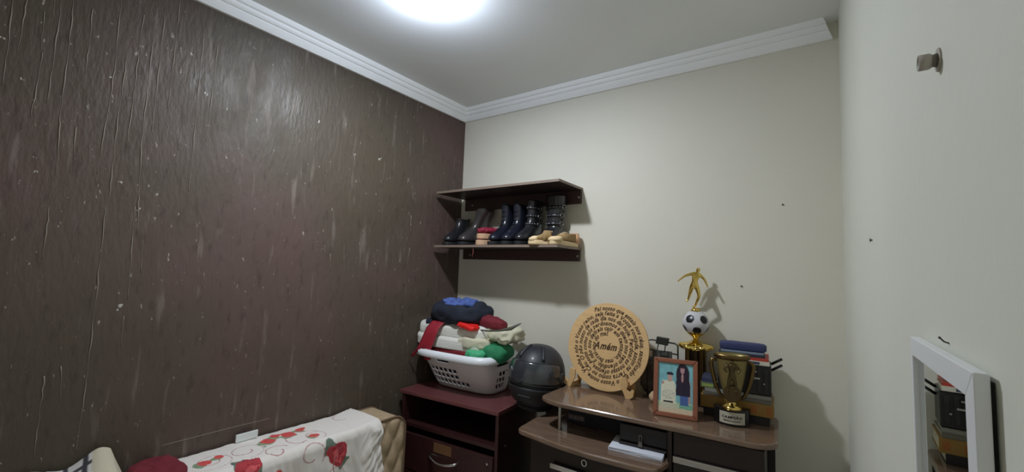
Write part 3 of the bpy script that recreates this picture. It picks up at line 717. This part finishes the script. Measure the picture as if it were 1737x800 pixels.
# ball: black pentagon patches on a pale ball
bm = bmesh.new(); bmesh.ops.create_icosphere(bm, subdivisions=5, radius=1)
gph = (1 + 5 ** .5) / 2
ico = [Vector(v).normalized() for v in [(0, s1, s2 * gph) for s1 in (1, -1) for s2 in (1, -1)] + [(s1, s2 * gph, 0) for s1 in (1, -1) for s2 in (1, -1)] + [(s2 * gph, 0, s1) for s1 in (1, -1) for s2 in (1, -1)]]
# turn so that one face of the icosahedron looks at the viewer side, point down
fa = (Vector((0, 1, gph)) + Vector((0, -1, gph)) + Vector((gph, 0, 1))).normalized()
q1 = fa.rotation_difference(Vector((.20, -.975, .08)).normalized()); pts_ = [q1 @ v for v in ico]
axis_ = Vector((.20, -.975, .08)).normalized()
near = [p for p in pts_ if p.dot(axis_) > .7]
best = min(np.linspace(0, 2 * PI, 120), key=lambda a: min((Matrix.Rotation(a, 3, axis_) @ p).z for p in near))
pts_ = [Matrix.Rotation(best, 3, axis_) @ p for p in pts_]
for f in bm.faces:
    c = f.calc_center_median().normalized(); dd = sorted([c.dot(p) for p in pts_], reverse=True)
    f.material_index = 1 if dd[0] > .945 + .012 * (dd[0] - dd[1] < .22) else 0; f.smooth = True
for v in bm.verts: v.co = v.co * .0555 + Vector((0, 0, .347))
me = bpy.data.meshes.new('football'); bm.to_mesh(me); bm.free(); me.materials.append(MT['ballw']); me.materials.append(MT['ballb'])
fb = bpy.data.objects.new('football', me); COL.objects.link(fb); fb.parent = t
obj('figure_mount', [lathe([(.0, .398), (.022, .398), (.018, .406), (.012, .412), (0, .412)], 20)], MT['gold'], t, smooth=True)
# the figure: one skinned body, (x, depth, z) in metres from the base
k_ = .00052; zx = lambda X, Y, d=0: (( X - 232) * k_, d, .412 + (392 - Y) * k_)
J = [('pelvis', zx(218, 195), .017), ('waist', zx(222, 165), .0135), ('chest', zx(232, 120), .019), ('neck', zx(244, 88), .0075), ('head', zx(252, 66), .0125), ('crown', zx(258, 48), .009),
     ('lsh', zx(205, 100), .010), ('lel', zx(145, 124, -.010), .0068), ('lwr', zx(106, 158, -.018), .0046), ('lha', zx(92, 172, -.020), .005),
     ('rsh', zx(268, 112), .010), ('rel', zx(300, 150, .012), .0068), ('rwr', zx(320, 196, .004), .0046), ('rha', zx(327, 212, 0), .005),
     ('lhip', zx(202, 205), .0145), ('lkn', zx(184, 272, .010), .0092), ('lan', zx(166, 326, .034), .006), ('lto', zx(150, 346, .030), .0055),
     ('rhip', zx(240, 210), .0145), ('rkn', zx(262, 288, -.016), .0092), ('ran', zx(228, 372, .004), .006), ('rto', zx(214, 390, -.014), .0055)]
ed = [(0, 1), (1, 2), (2, 3), (3, 4), (4, 5), (2, 6), (6, 7), (7, 8), (8, 9), (2, 10), (10, 11), (11, 12), (12, 13), (0, 14), (14, 15), (15, 16), (16, 17), (0, 18), (18, 19), (19, 20), (20, 21)]
me = bpy.data.meshes.new('footballer_figure'); me.from_pydata([j[1] for j in J], ed, []); me.materials.append(MT['gold'])
fo = bpy.data.objects.new('footballer_figure', me); COL.objects.link(fo); fo.parent = t
fo.modifiers.new('skin', 'SKIN'); sk = me.skin_vertices[0].data if me.skin_vertices else None
if sk is None:
    bm = bmesh.new(); bm.from_mesh(me); bm.verts.layers.skin.verify(); bm.to_mesh(me); bm.free(); sk = me.skin_vertices[0].data
for i, j in enumerate(J): sk[i].radius = (j[2] * .8, j[2] * .8); sk[i].use_root = (i == 0)
s_ = fo.modifiers.new('sub', 'SUBSURF'); s_.levels = 2; s_.render_levels = 2
fo.modifiers['skin'].use_smooth_shade = True

# ------------------------------------------------------------------ cup trophy
t = empty('cup_trophy', (-.262, 1.835, 1.0), .16, 'antique gold cup trophy with a black base and label, in front of the books', 'trophy')
bs = [(-.062, .035)] + [(.062 * math.sin(a), .030 - .062 * math.cos(a) * .85) for a in np.linspace(-PI / 2, PI / 2, 21)] + [(.062, .035)]
obj('base', [prism(bs, 0, .062)], MT['plinth'], t, bevel=.003)
LA = .74
def lab_pt(s, z): # s in -1..1 around the curved front
    a = s * LA; return Vector((.0626 * math.sin(a) , .030 - .0626 * math.cos(a) * .853 - .0006, z))
lb = obj('label', [grid(16, 2, lambda u, v: lab_pt(2 * u - 1, .010 + .042 * v))], MT['label'], t, smooth=True)
tx = []
for s, sz, zz, wd in (('CAMPEÃO', .0125, .0295, 1.0), ('MENOS VAZADO', .0075, .0185, 1.0)):
    g_, tw_ = line_text(s, sz, lambda x, y: (x, y))
    sc_ = (.072 if zz > .025 else .06) / tw_
    for v, f in g_:
        pts = []
        for x, y in v:
            p = lab_pt(((x * sc_) - (.072 if zz > .025 else .06) / 2) / .0626 / LA, zz + y); pts.append(p + Vector((0, -.0008, 0)))
        tx.append((pts, f))
obj('label_text', tx, MT['ink'], lb)
obj('collar', [lathe([(.0, .062), (.036, .062), (.032, .070), (.020, .078), (.013, .084), (.016, .090), (0, .09)], 28)], MT['gold'], t, smooth=True)
obj('cup', [lathe([(.010, .088), (.020, .100), (.032, .125), (.042, .165), (.049, .205), (.054, .245), (.060, .262), (.056, .262), (.050, .245), (.044, .20), (0, .12)], 36, sy=.62)], MT['goldpale'], t, smooth=True)
obj('cup_band', [lathe([(.055, .243), (.062, .250), (.064, .262), (.058, .262), (.053, .246)], 36, sy=.62)], MT['golddark'], t, smooth=True)
for s in (-1, 1):
    pth = [(s * x, 0, z) for x, z in ((.050, .235), (.066, .236), (.072, .222), (.066, .185), (.055, .140), (.040, .108), (.024, .098))]
    obj('handle', [tube(pth, [.006, .007, .008, .008, .007, .006, .005], 10)], MT['golddark'], t, smooth=True)
obj('medal', [tf(cyl((0, -.006, 0), .030, .012, 32, 1), Matrix.Translation((0, -.034, .122)))], MT['bronze'], t, bevel=.003)
J = [((0, 0, .055), .011), ((0, 0, .070), .010), ((0, 0, .088), .013), ((0, -.002, .104), .006), ((.001, -.003, .114), .0085), ((-.016, -.002, .096), .007), ((-.026, -.006, .080), .005), ((-.016, -.012, .070), .0042),
     ((.016, -.002, .096), .007), ((.027, -.004, .082), .005), ((.019, -.010, .070), .0042), ((-.008, 0, .050), .0095), ((-.012, -.004, .028), .007), ((-.012, 0, .004), .005), ((-.015, -.008, .0), .005),
     ((.008, 0, .050), .0095), ((.012, -.003, .028), .007), ((.013, 0, .004), .005), ((.015, -.008, 0), .005)]
ed = [(0, 1), (1, 2), (2, 3), (3, 4), (2, 5), (5, 6), (6, 7), (2, 8), (8, 9), (9, 10), (0, 11), (11, 12), (12, 13), (13, 14), (0, 15), (15, 16), (16, 17), (17, 18)]
me = bpy.data.meshes.new('relief_figure'); me.from_pydata([(p[0][0], -.036 + p[0][1], .130 + p[0][2]) for p in J], ed, []); me.materials.append(MT['bronze'])
rf = bpy.data.objects.new('relief_figure', me); COL.objects.link(rf); rf.parent = t
rf.modifiers.new('skin', 'SKIN').use_smooth_shade = True
for i, j in enumerate(J): me.skin_vertices[0].data[i].radius = (j[1] * .8,) * 2; me.skin_vertices[0].data[i].use_root = (i == 0)
rf.modifiers.new('sub', 'SUBSURF').levels = 1

# ------------------------------------------------------------------ stack of books
def book(x0, x1, y0, y1, z0, z1, col, lab, rz=0., title=None, g='books stacked on the desk top', name='book'):
    cx, cy = (x0 + x1) / 2, (y0 + y1) / 2
    t = empty(name, (cx, cy, z0), rz, lab, 'book', g)
    X, Y, Z = (x1 - x0) / 2, (y1 - y0) / 2, z1 - z0; c = min(.002, Z * .2)
    m = bookmat(lab[:18].replace(' ', '_').replace(',', ''), *col)
    obj('cover', [box(-X, X, -Y, Y, 0, c), box(-X, X, -Y, Y, Z - c, Z), box(-X, X, -Y, -Y + c, c, Z - c)], m, t, bevel=.0008)
    obj('pages', [box(-X + .003, X - .003, -Y + c, Y - .004, c, Z - c)], MT['page'], t)
    if title:
        obj('spine_title', [box(a * 2 * X - X, b * 2 * X - X, -Y - .0006, -Y, Z * .2, Z * .8) for a, b in title[1]], bookmat('spine_mark', *title[0]), t)
    return t
book(-.378, -.150, 1.900, 2.06, 1.000, 1.034, (36, 30, 30), 'thick black book at the bottom of the stack', .05)
book(-.388, -.136, 1.893, 2.055, 1.034, 1.080, (150, 114, 52), 'thick yellow book second from the bottom of the stack', .06, ((160, 96, 40), [(.70, .78), (.9, .97)]))
book(-.378, -.142, 1.897, 2.05, 1.080, 1.094, (112, 108, 98), 'thin dark grey book lying on the yellow book', .04)
book(-.374, -.146, 1.900, 2.05, 1.094, 1.108, (146, 144, 136), 'thin pale grey book under the black box', .08)
book(-.388, -.337, 1.893, 2.0, 1.108, 1.128, (92, 104, 84), 'small grey green booklet left of the black box', .08, ((150, 170, 90), [(.1, .9)]))
book(-.386, -.340, 1.900, 2.0, 1.128, 1.146, (60, 66, 92), 'small dark blue booklet on the green booklet', .10)
bb = empty('black_box', (-.232, 1.975, 1.108), .08, 'black electronic box with small lights in the middle of the book stack', 'box', None)
obj('body', [box(-.095, .088, -.065, .07, 0, .112)], mat('black_device_plastic', srgb(26, 24, 26), .35), bb, bevel=.004)
obj('front_ridge', [box(.02 + .022 * i, .034 + .022 * i, -.069, -.065, .012, .10) for i in range(3)], mat('black_ridge_plastic', srgb(34, 32, 34), .3), bb, bevel=.001)
obj('status_mark', [cyl((.064, -.069, .045), .003, -.001, 10, 1), box(.030, .05, -.0695, -.069, .06, .066), box(.028, .04, -.0695, -.069, .085, .09)], mat('pale_device_mark', srgb(190, 190, 188), .4), bb)
for x in (.03, .06):
    obj('antenna', [tube([(.088, .02, .06 + x * .8), (.125, .02, .085 + x * .8)], .005, 10)], mat('black_antenna', srgb(24, 24, 26), .4), bb, smooth=True)
book(-.332, -.150, 1.905, 2.04, 1.2205, 1.236, (206, 200, 184), 'white book lying on the black box', .09, ((60, 66, 92), [(.12, .2), (.62, .82)]))
book(-.330, -.152, 1.908, 2.04, 1.236, 1.247, (178, 60, 46), 'red orange book near the top of the stack', .07, ((196, 190, 180), [(.02, .3)]))
book(-.326, -.165, 1.910, 2.03, 1.247, 1.258, (42, 46, 62), 'dark navy thin book under the blue roll', .10)
book(-.318, -.170, 1.912, 2.03, 1.258, 1.264, (128, 140, 156), 'grey blue booklet just below the blue roll', .12)
rl = empty('blue_roll', (-.240, 1.955, 1.280), .09, 'dark blue cloth-covered roll on top of the book stack', 'roll')
obj('roll_body', [tf(lump((0, 0, 0), (.165, .055, .032), .35, 18, .001, 20, 2), Matrix.Identity(4))], mat('dark_blue_cover', srgb(52, 58, 100), .6), rl, smooth=True)
obj('roll_end', [cyl((.080, 0, 0), .011, .003, 16, 0)], MT['rubber'], rl)

# ------------------------------------------------------------------ small things behind the frame
s_ = obj('stone', [lump((0, 0, .024), (.085, .07, .048), .85, 20, .006, 22, 5)], MT['stone'], smooth=True, loc=(-.560, 1.925, 1.0)); tag(s_, 'small beige stone lying beside the picture frame', 'stone')
s_ = obj('patterned_pouch', [lump((0, 0, .085), (.155, .055, .17), .7, 28, .010, 16, 7)], MT['pouch'], smooth=True, loc=(-.607, 2.045, 1.0)); tag(s_, 'grey brown mottled pouch slumped behind the round plaque', 'pouch')
t = empty('memo_stand', (-.560, 1.980, 1.0), .05, 'dark wire memo stand with a large clip behind the picture frame', 'stand')
obj('wire_frame', [tube([(-.066, 0, .01), (-.068, 0, .12), (-.064, 0, .252), (-.050, 0, .258), (.052, 0, .252), (.064, 0, .244), (.066, 0, .12), (.066, 0, .01)], .0035, 8), tube([(-.066, 0, .215), (.064, 0, .205)], .003, 8), tube([(-.067, -.02, .012), (-.067, .018, .012)], .0035, 8), tube([(.067, -.02, .012), (.067, .018, .012)], .0035, 8)], MT['wire'], t, smooth=True)
c_ = obj('clip_jaw', [prism([(-.030, .244), (.022, .240), (.028, .272), (-.024, .276)], -.012, .008, 1)], MT['wire'], t, bevel=.002)
obj('clip_lever', [tube([(-.016, -.014, .246), (-.020, -.018, .215), (.012, -.018, .213), (.014, -.014, .243)], .003, 8)], MT['wire'], c_, smooth=True)
obj('held_card', [box(-.045, .04, -.003, .003, .12, .215)], mat('dark_grey_card', srgb(74, 76, 74), .5, var=.3, vscale=40), t)

# ------------------------------------------------------------------ mattress leaning on the brown wall
ZM = .808
t = empty('mattress', (-1.80, .55, 0), 0, 'beige quilted mattress standing on edge against the brown wall', 'mattress')
Y0, Y1, XA, XB = -1.0, .965, -.112, .108
def rr_(x0, x1, z0, z1, r, n=6):
    out = []
    for cx, cz, a0 in ((x1 - r, z1 - r, 0), (x0 + r, z1 - r, PI / 2), (x0 + r, z0 + r, PI), (x1 - r, z0 + r, 1.5 * PI)):
        out += [(cx + r * math.cos(a0 + PI / 2 * k / n), cz + r * math.sin(a0 + PI / 2 * k / n)) for k in range(n + 1)]
    return out
fr_ = lambda y, s: [(x, y, z) for x, z in rr_(XA + s, XB - .004 - s, s, ZM - s, .02)]
RC = .07
def side_out(x, ins=0.):
    """outline of the mattress face in Y,Z with rounded corners"""
    return [(x, y, z) for y, z in rr_(Y0 + ins, Y1 - ins, ins, ZM - ins, RC, 8)]
obj('core', [rings([side_out(XA, .012), side_out(XA + .012), side_out(XB - .02), side_out(XB - .008, .006)])], MT['mattress'], t, smooth=False)
def quilt(u, v):
    y = Y0 + .004 + (Y1 - Y0 - .008) * u; z = .004 + (ZM - .008) * v
    a, b = (y * 1.0 + z * .55) / .085, (y * 1.0 - z * .55) / .085
    h = (abs(math.sin(PI * a)) * abs(math.sin(PI * b))) ** .6
    ed_ = min(y - Y0, Y1 - y, z, ZM - z)
    f = min(1, max(0, ed_ / .02))
    # round corner
    cy, cz = min(y - Y0, Y1 - y), min(z, ZM - z)
    if cy < RC and cz < RC:
        d = math.hypot(RC - cy, RC - cz)
        if d > RC:
            k = RC / d; y2 = RC - (RC - cy) * k; z2 = RC - (RC - cz) * k
            y = (Y0 + y2) if y - Y0 < Y1 - y else (Y1 - y2); z = z2 if z < ZM - z else ZM - z2; f = 0
    return (XB - .010 + f * (.002 + .017 * h), y, z)
obj('quilted_face', [grid(230, 100, quilt)], MT['mattress'], t, smooth=True)
obj('piping', [tube(side_out(XB - .006, .001), .006, 8, True), tube(side_out(XA + .008, .001), .006, 8, True)], MT['piping'], t, smooth=True)

# printed sheet draped over the mattress
NSU, NSV = 440, 260
SY_A, SY_B = .585, 1.335   # world Y range
def sheet_pt(u, v):
    y = SY_A + (SY_B - SY_A) * u
    # v: 0 back edge, up over the top, down the front
    s = v * .86
    xb, xf = -1.905, -1.676; top = ZM + .012
    flat = xf - xb
    hem = max(0, (u - .86) / .14)
    if s < flat - .02: x, z = xb + s, top - .004 + .004 * math.sin(s * 14)
    elif s < flat + .02:
        a = (s - flat + .02) / .04 * PI / 2; x, z = xf - .02 + .024 * math.sin(a), top - .024 + .024 * math.cos(a)
    else: x, z = xf + .004, top - .022 - (s - flat - .02)
    d = max(0, s - flat + .02)
    wr = noise.noise(Vector((y * 16, z * 3, 2.))) + .5 * noise.noise(Vector((y * 40 + z * 10, z * 12, 5.)))
    cr = noise.noise(Vector((y * 60 + z * 30, z * 40, 9.)))
    hw_ = noise.noise(Vector((y * 30 + z * 9, z * 7, 4.))) + .5 * noise.noise(Vector((y * 44 - z * 30, z * 9, 6.)))
    x += min(1, d / .05) * (.010 + .010 * wr + min(1, hem * 2.2) * .018 * hw_ + .014 * hem)
    if d == 0: z += .003 * wr + .002 + .004 * hem * abs(cr) + .010 * hem
    else: z += (.010 * hem + .002) * max(0, 1 - d / .06)
    y += .012 * noise.noise(Vector((z * 9, u * 3, 1))) * min(1, d / .1) + (.02 * d if u > .9 else 0)
    return (x, y, z)
so = obj('printed_sheet', [grid(NSU, NSV, sheet_pt)], MT['sheet'], smooth=True, solid=.003)
tag(so, 'white sheet printed with red roses and swirls draped over the mattress', 'sheet')
def sheet_print(n):
    u = np.tile(np.linspace(0, 1, NSU + 1), NSV + 1); v = np.repeat(np.linspace(0, 1, NSV + 1), NSU + 1)
    y = SY_A + (SY_B - SY_A) * u; s = v * .86
    fz = np.array([noise.noise(Vector((a * 34, b * 34, 3))) for a, b in zip(y, s)]); f2 = np.array([noise.noise(Vector((a * 90, b * 90, 8))) for a, b in zip(y, s)])
    c = np.tile(np.array(srgb(224, 218, 212)), (n, 1))
    live = u < .885
    def put(m, col, k=1.):
        m = m & live; c[m] = np.array(srgb(*col)) * (1 + .25 * f2[m][:, None]) * k + c[m] * 0
    def disc(cy, cs, r, j=.35): return np.hypot(y - cy, s - cs) < r * (1 + j * fz)
    def swirl(cy, cs, r0, r1, a0, a1, w_=.0021):
        d = np.full(n, 9.)
        for a in np.linspace(a0, a1, 70):
            q = r0 + (r1 - r0) * (a - a0) / (a1 - a0); d = np.minimum(d, np.hypot(y - cy - q * math.cos(a), s - cs - q * math.sin(a)))
        put(d < w_, (170, 112, 112))
    for cy, cs, r in ROSES:
        put(disc(cy - r * .5, cs - r * .6, r * .75, .7), (96, 112, 100)); put(disc(cy + r * .55, cs + r * .75, r * .6, .8), (104, 120, 104))
        put(disc(cy, cs, r, .35), (172, 56, 64)); put(disc(cy + .01, cs, r * .55, .9) & (fz > .05), (214, 92, 96)); put(disc(cy, cs, r * .9) & (f2 > .32), (140, 28, 40))
    for cy, cs, r in SMALLR:
        put(disc(cy - .012, cs + .01, r * 1.1, .9), (128, 150, 118)); put(disc(cy, cs, r, .4), (206, 78, 76))
    for cy, cs, r0_, r1_, a0, a1 in SWIRLS: swirl(cy, cs, r0_, r1_, a0, a1)
    return c
ROSES = [(1.116, .300, .050), (.765, .232, .040), (.90, .40, .05), (1.0, .55, .06), (1.2, .60, .05), (.68, .42, .05)]
SMALLR = [(.90, .085, .028), (.985, .075, .030), (.945, .05, .022), (1.052, .165, .018), (1.045, .06, .022), (.72, .10, .016), (.67, .12, .022), (.86, .30, .022)]
SWIRLS = [(1.05, .165, .012, .05, 0, 7.5), (1.00, .16, .03, .09, 1.5, 6.0), (.80, .12, .02, .07, 0, 8), (.69, .12, .02, .075, 0, 9), (1.25, .06, .02, .05, 0, 5), (1.10, .40, .02, .07, 0, 8), (1.0, .27, .02, .06, 1, 7), (.88, .2, .02, .05, 0, 6), (1.16, .36, .03, .09, 1.5, 4.5)]
paint(so, sheet_print)

wc = obj('white_card', [tf(box(-.041, .041, -.004, .004, 0, .030), Matrix.Rotation(PI / 2, 4, 'Z') @ Matrix.Rotation(.05, 4, 'X'))], MT['card'], bevel=.001, loc=(-1.893, .850, ZM + .016))
tag(wc, 'small white card standing on the sheet against the brown wall', 'card')

# clothes at the near end of the mattress
g_ = cloth('burgundy_garment', 'burgundy garment lying on the mattress left of the printed sheet', [lump((-1.80, .535, ZM + .026), (.21, .14, .058), .7, 24, .010, 16, 2)], MT['burgundy'], 'garment', loc=(-1.80, .545, ZM))
NC = 90
def chk(u, v):
    y = .10 + .36 * u; s = v * .55
    xb, xf = -1.90, -1.67; flat = xf - xb
    if s < flat: x, z = xb + s, ZM + .010
    else: x, z = xf + .006, ZM + .010 - (s - flat)
    wr = noise.noise(Vector((y * 14 + 3, s * 8, 4)))
    ridge = math.exp(-((u - .86) / .10) ** 2)
    pr = max(0, 1 - s / (flat + .05)) ** .6 * min(1, (1 - u) / .08) ** .6
    z += (.075 + .035 * ridge + .02 * wr) * pr * (s < flat + .05)
    x += (.012 * wr + .02 * ridge) * (s >= flat)
    y += .03 * noise.noise(Vector((s * 6, u * 2, 7))) * min(1, s / .1)
    return (x, y, z)
co = obj('checked_cloth', [grid(NC, NC, chk)], MT['check'], smooth=True, solid=.004)
tag(co, 'cream cloth with a dark grey check lying at the near end of the mattress', 'cloth')
def chk_print(n):
    u = np.tile(np.linspace(0, 1, NC + 1), NC + 1); v = np.repeat(np.linspace(0, 1, NC + 1), NC + 1)
    c = np.tile(np.array(srgb(196, 188, 166)), (n, 1)); y = u * .36; s = v * .55
    m = (y > .03) & (y < .29)
    ln = (np.mod(y, .045) < .012) | (np.mod(s + .03, .07) < .016)
    c[m] = np.array(srgb(206, 202, 200)); c[m & ln] = np.array(srgb(62, 60, 66))
    return c
paint(co, chk_print)

# ------------------------------------------------------------------ mirror and hook on the right wall
t = empty('wall_mirror', (XR, .522, 1.494), 0, 'white framed rectangular mirror hanging on the right wall', 'mirror')
MY0, MY1, MB_, MH = -.113, .112, .019, .62
xa, xb2 = -.0115, -.0035
fx = lambda pts: prism(pts, xa, xb2, 0)
o4 = [(MY0, -MH), (MY1, -MH), (MY1, 0), (MY0, 0)]; i4 = [(MY0 + .021, -MH + MB_), (MY1 - .009, -MH + MB_), (MY1 - .009, -MB_), (MY0 + .021, -MB_)]
for k in range(4):
    obj('frame_rail', [fx([o4[k], o4[(k + 1) % 4], i4[(k + 1) % 4], i4[k]])], MT['whitewood'], t, bevel=.0008)
obj('glass', [box(-.0070, -.0055, MY0 + .012, MY1 - .006, -MH + .010, -.010)], MT['mirror'], t)
obj('backing_board', [box(-.0035, -.0005, MY0 + .006, MY1 - .006, -MH + .006, -.006)], MT['rubber'], t)
n = empty('nail', (XR, .530, 1.500), 0, 'bent nail just above the white mirror', 'nail')
obj('shank', [tube([(0, 0, 0), (-.003, .001, .001), (-.0055, .003, .004)], .0007, 8)], MT['nailm'], n)
obj('head', [ball((-.0055, .003, .004), .0011, 6)], MT['nailm'], n)

t = empty('wall_hook', (XR, .521, 1.753), 0, 'grey round curtain-rod stub fixed high on the right wall', 'hook')
obj('flange', [cyl((0, 0, 0), .0105, -.0015, 28, 0)], MT['grey'], t, bevel=.0005)
obj('neck', [lathe([(.0, 0), (.0062, 0), (.0054, .003), (.0058, .0045), (0, .0045)], 24)], mat('dark_grey_plastic', srgb(120, 114, 104), .5), t, smooth=True, loc=(-.0015, 0, 0), rot=(0, -PI / 2, 0))
obj('cup', [lathe([(.0, .004), (.0060, .004), (.0072, .006), (.0072, .013), (.0062, .013), (.0058, .008), (0, .008)], 28)], MT['grey'], t, smooth=True, loc=(-.0010, 0, 0), rot=(0, -PI / 2, 0))
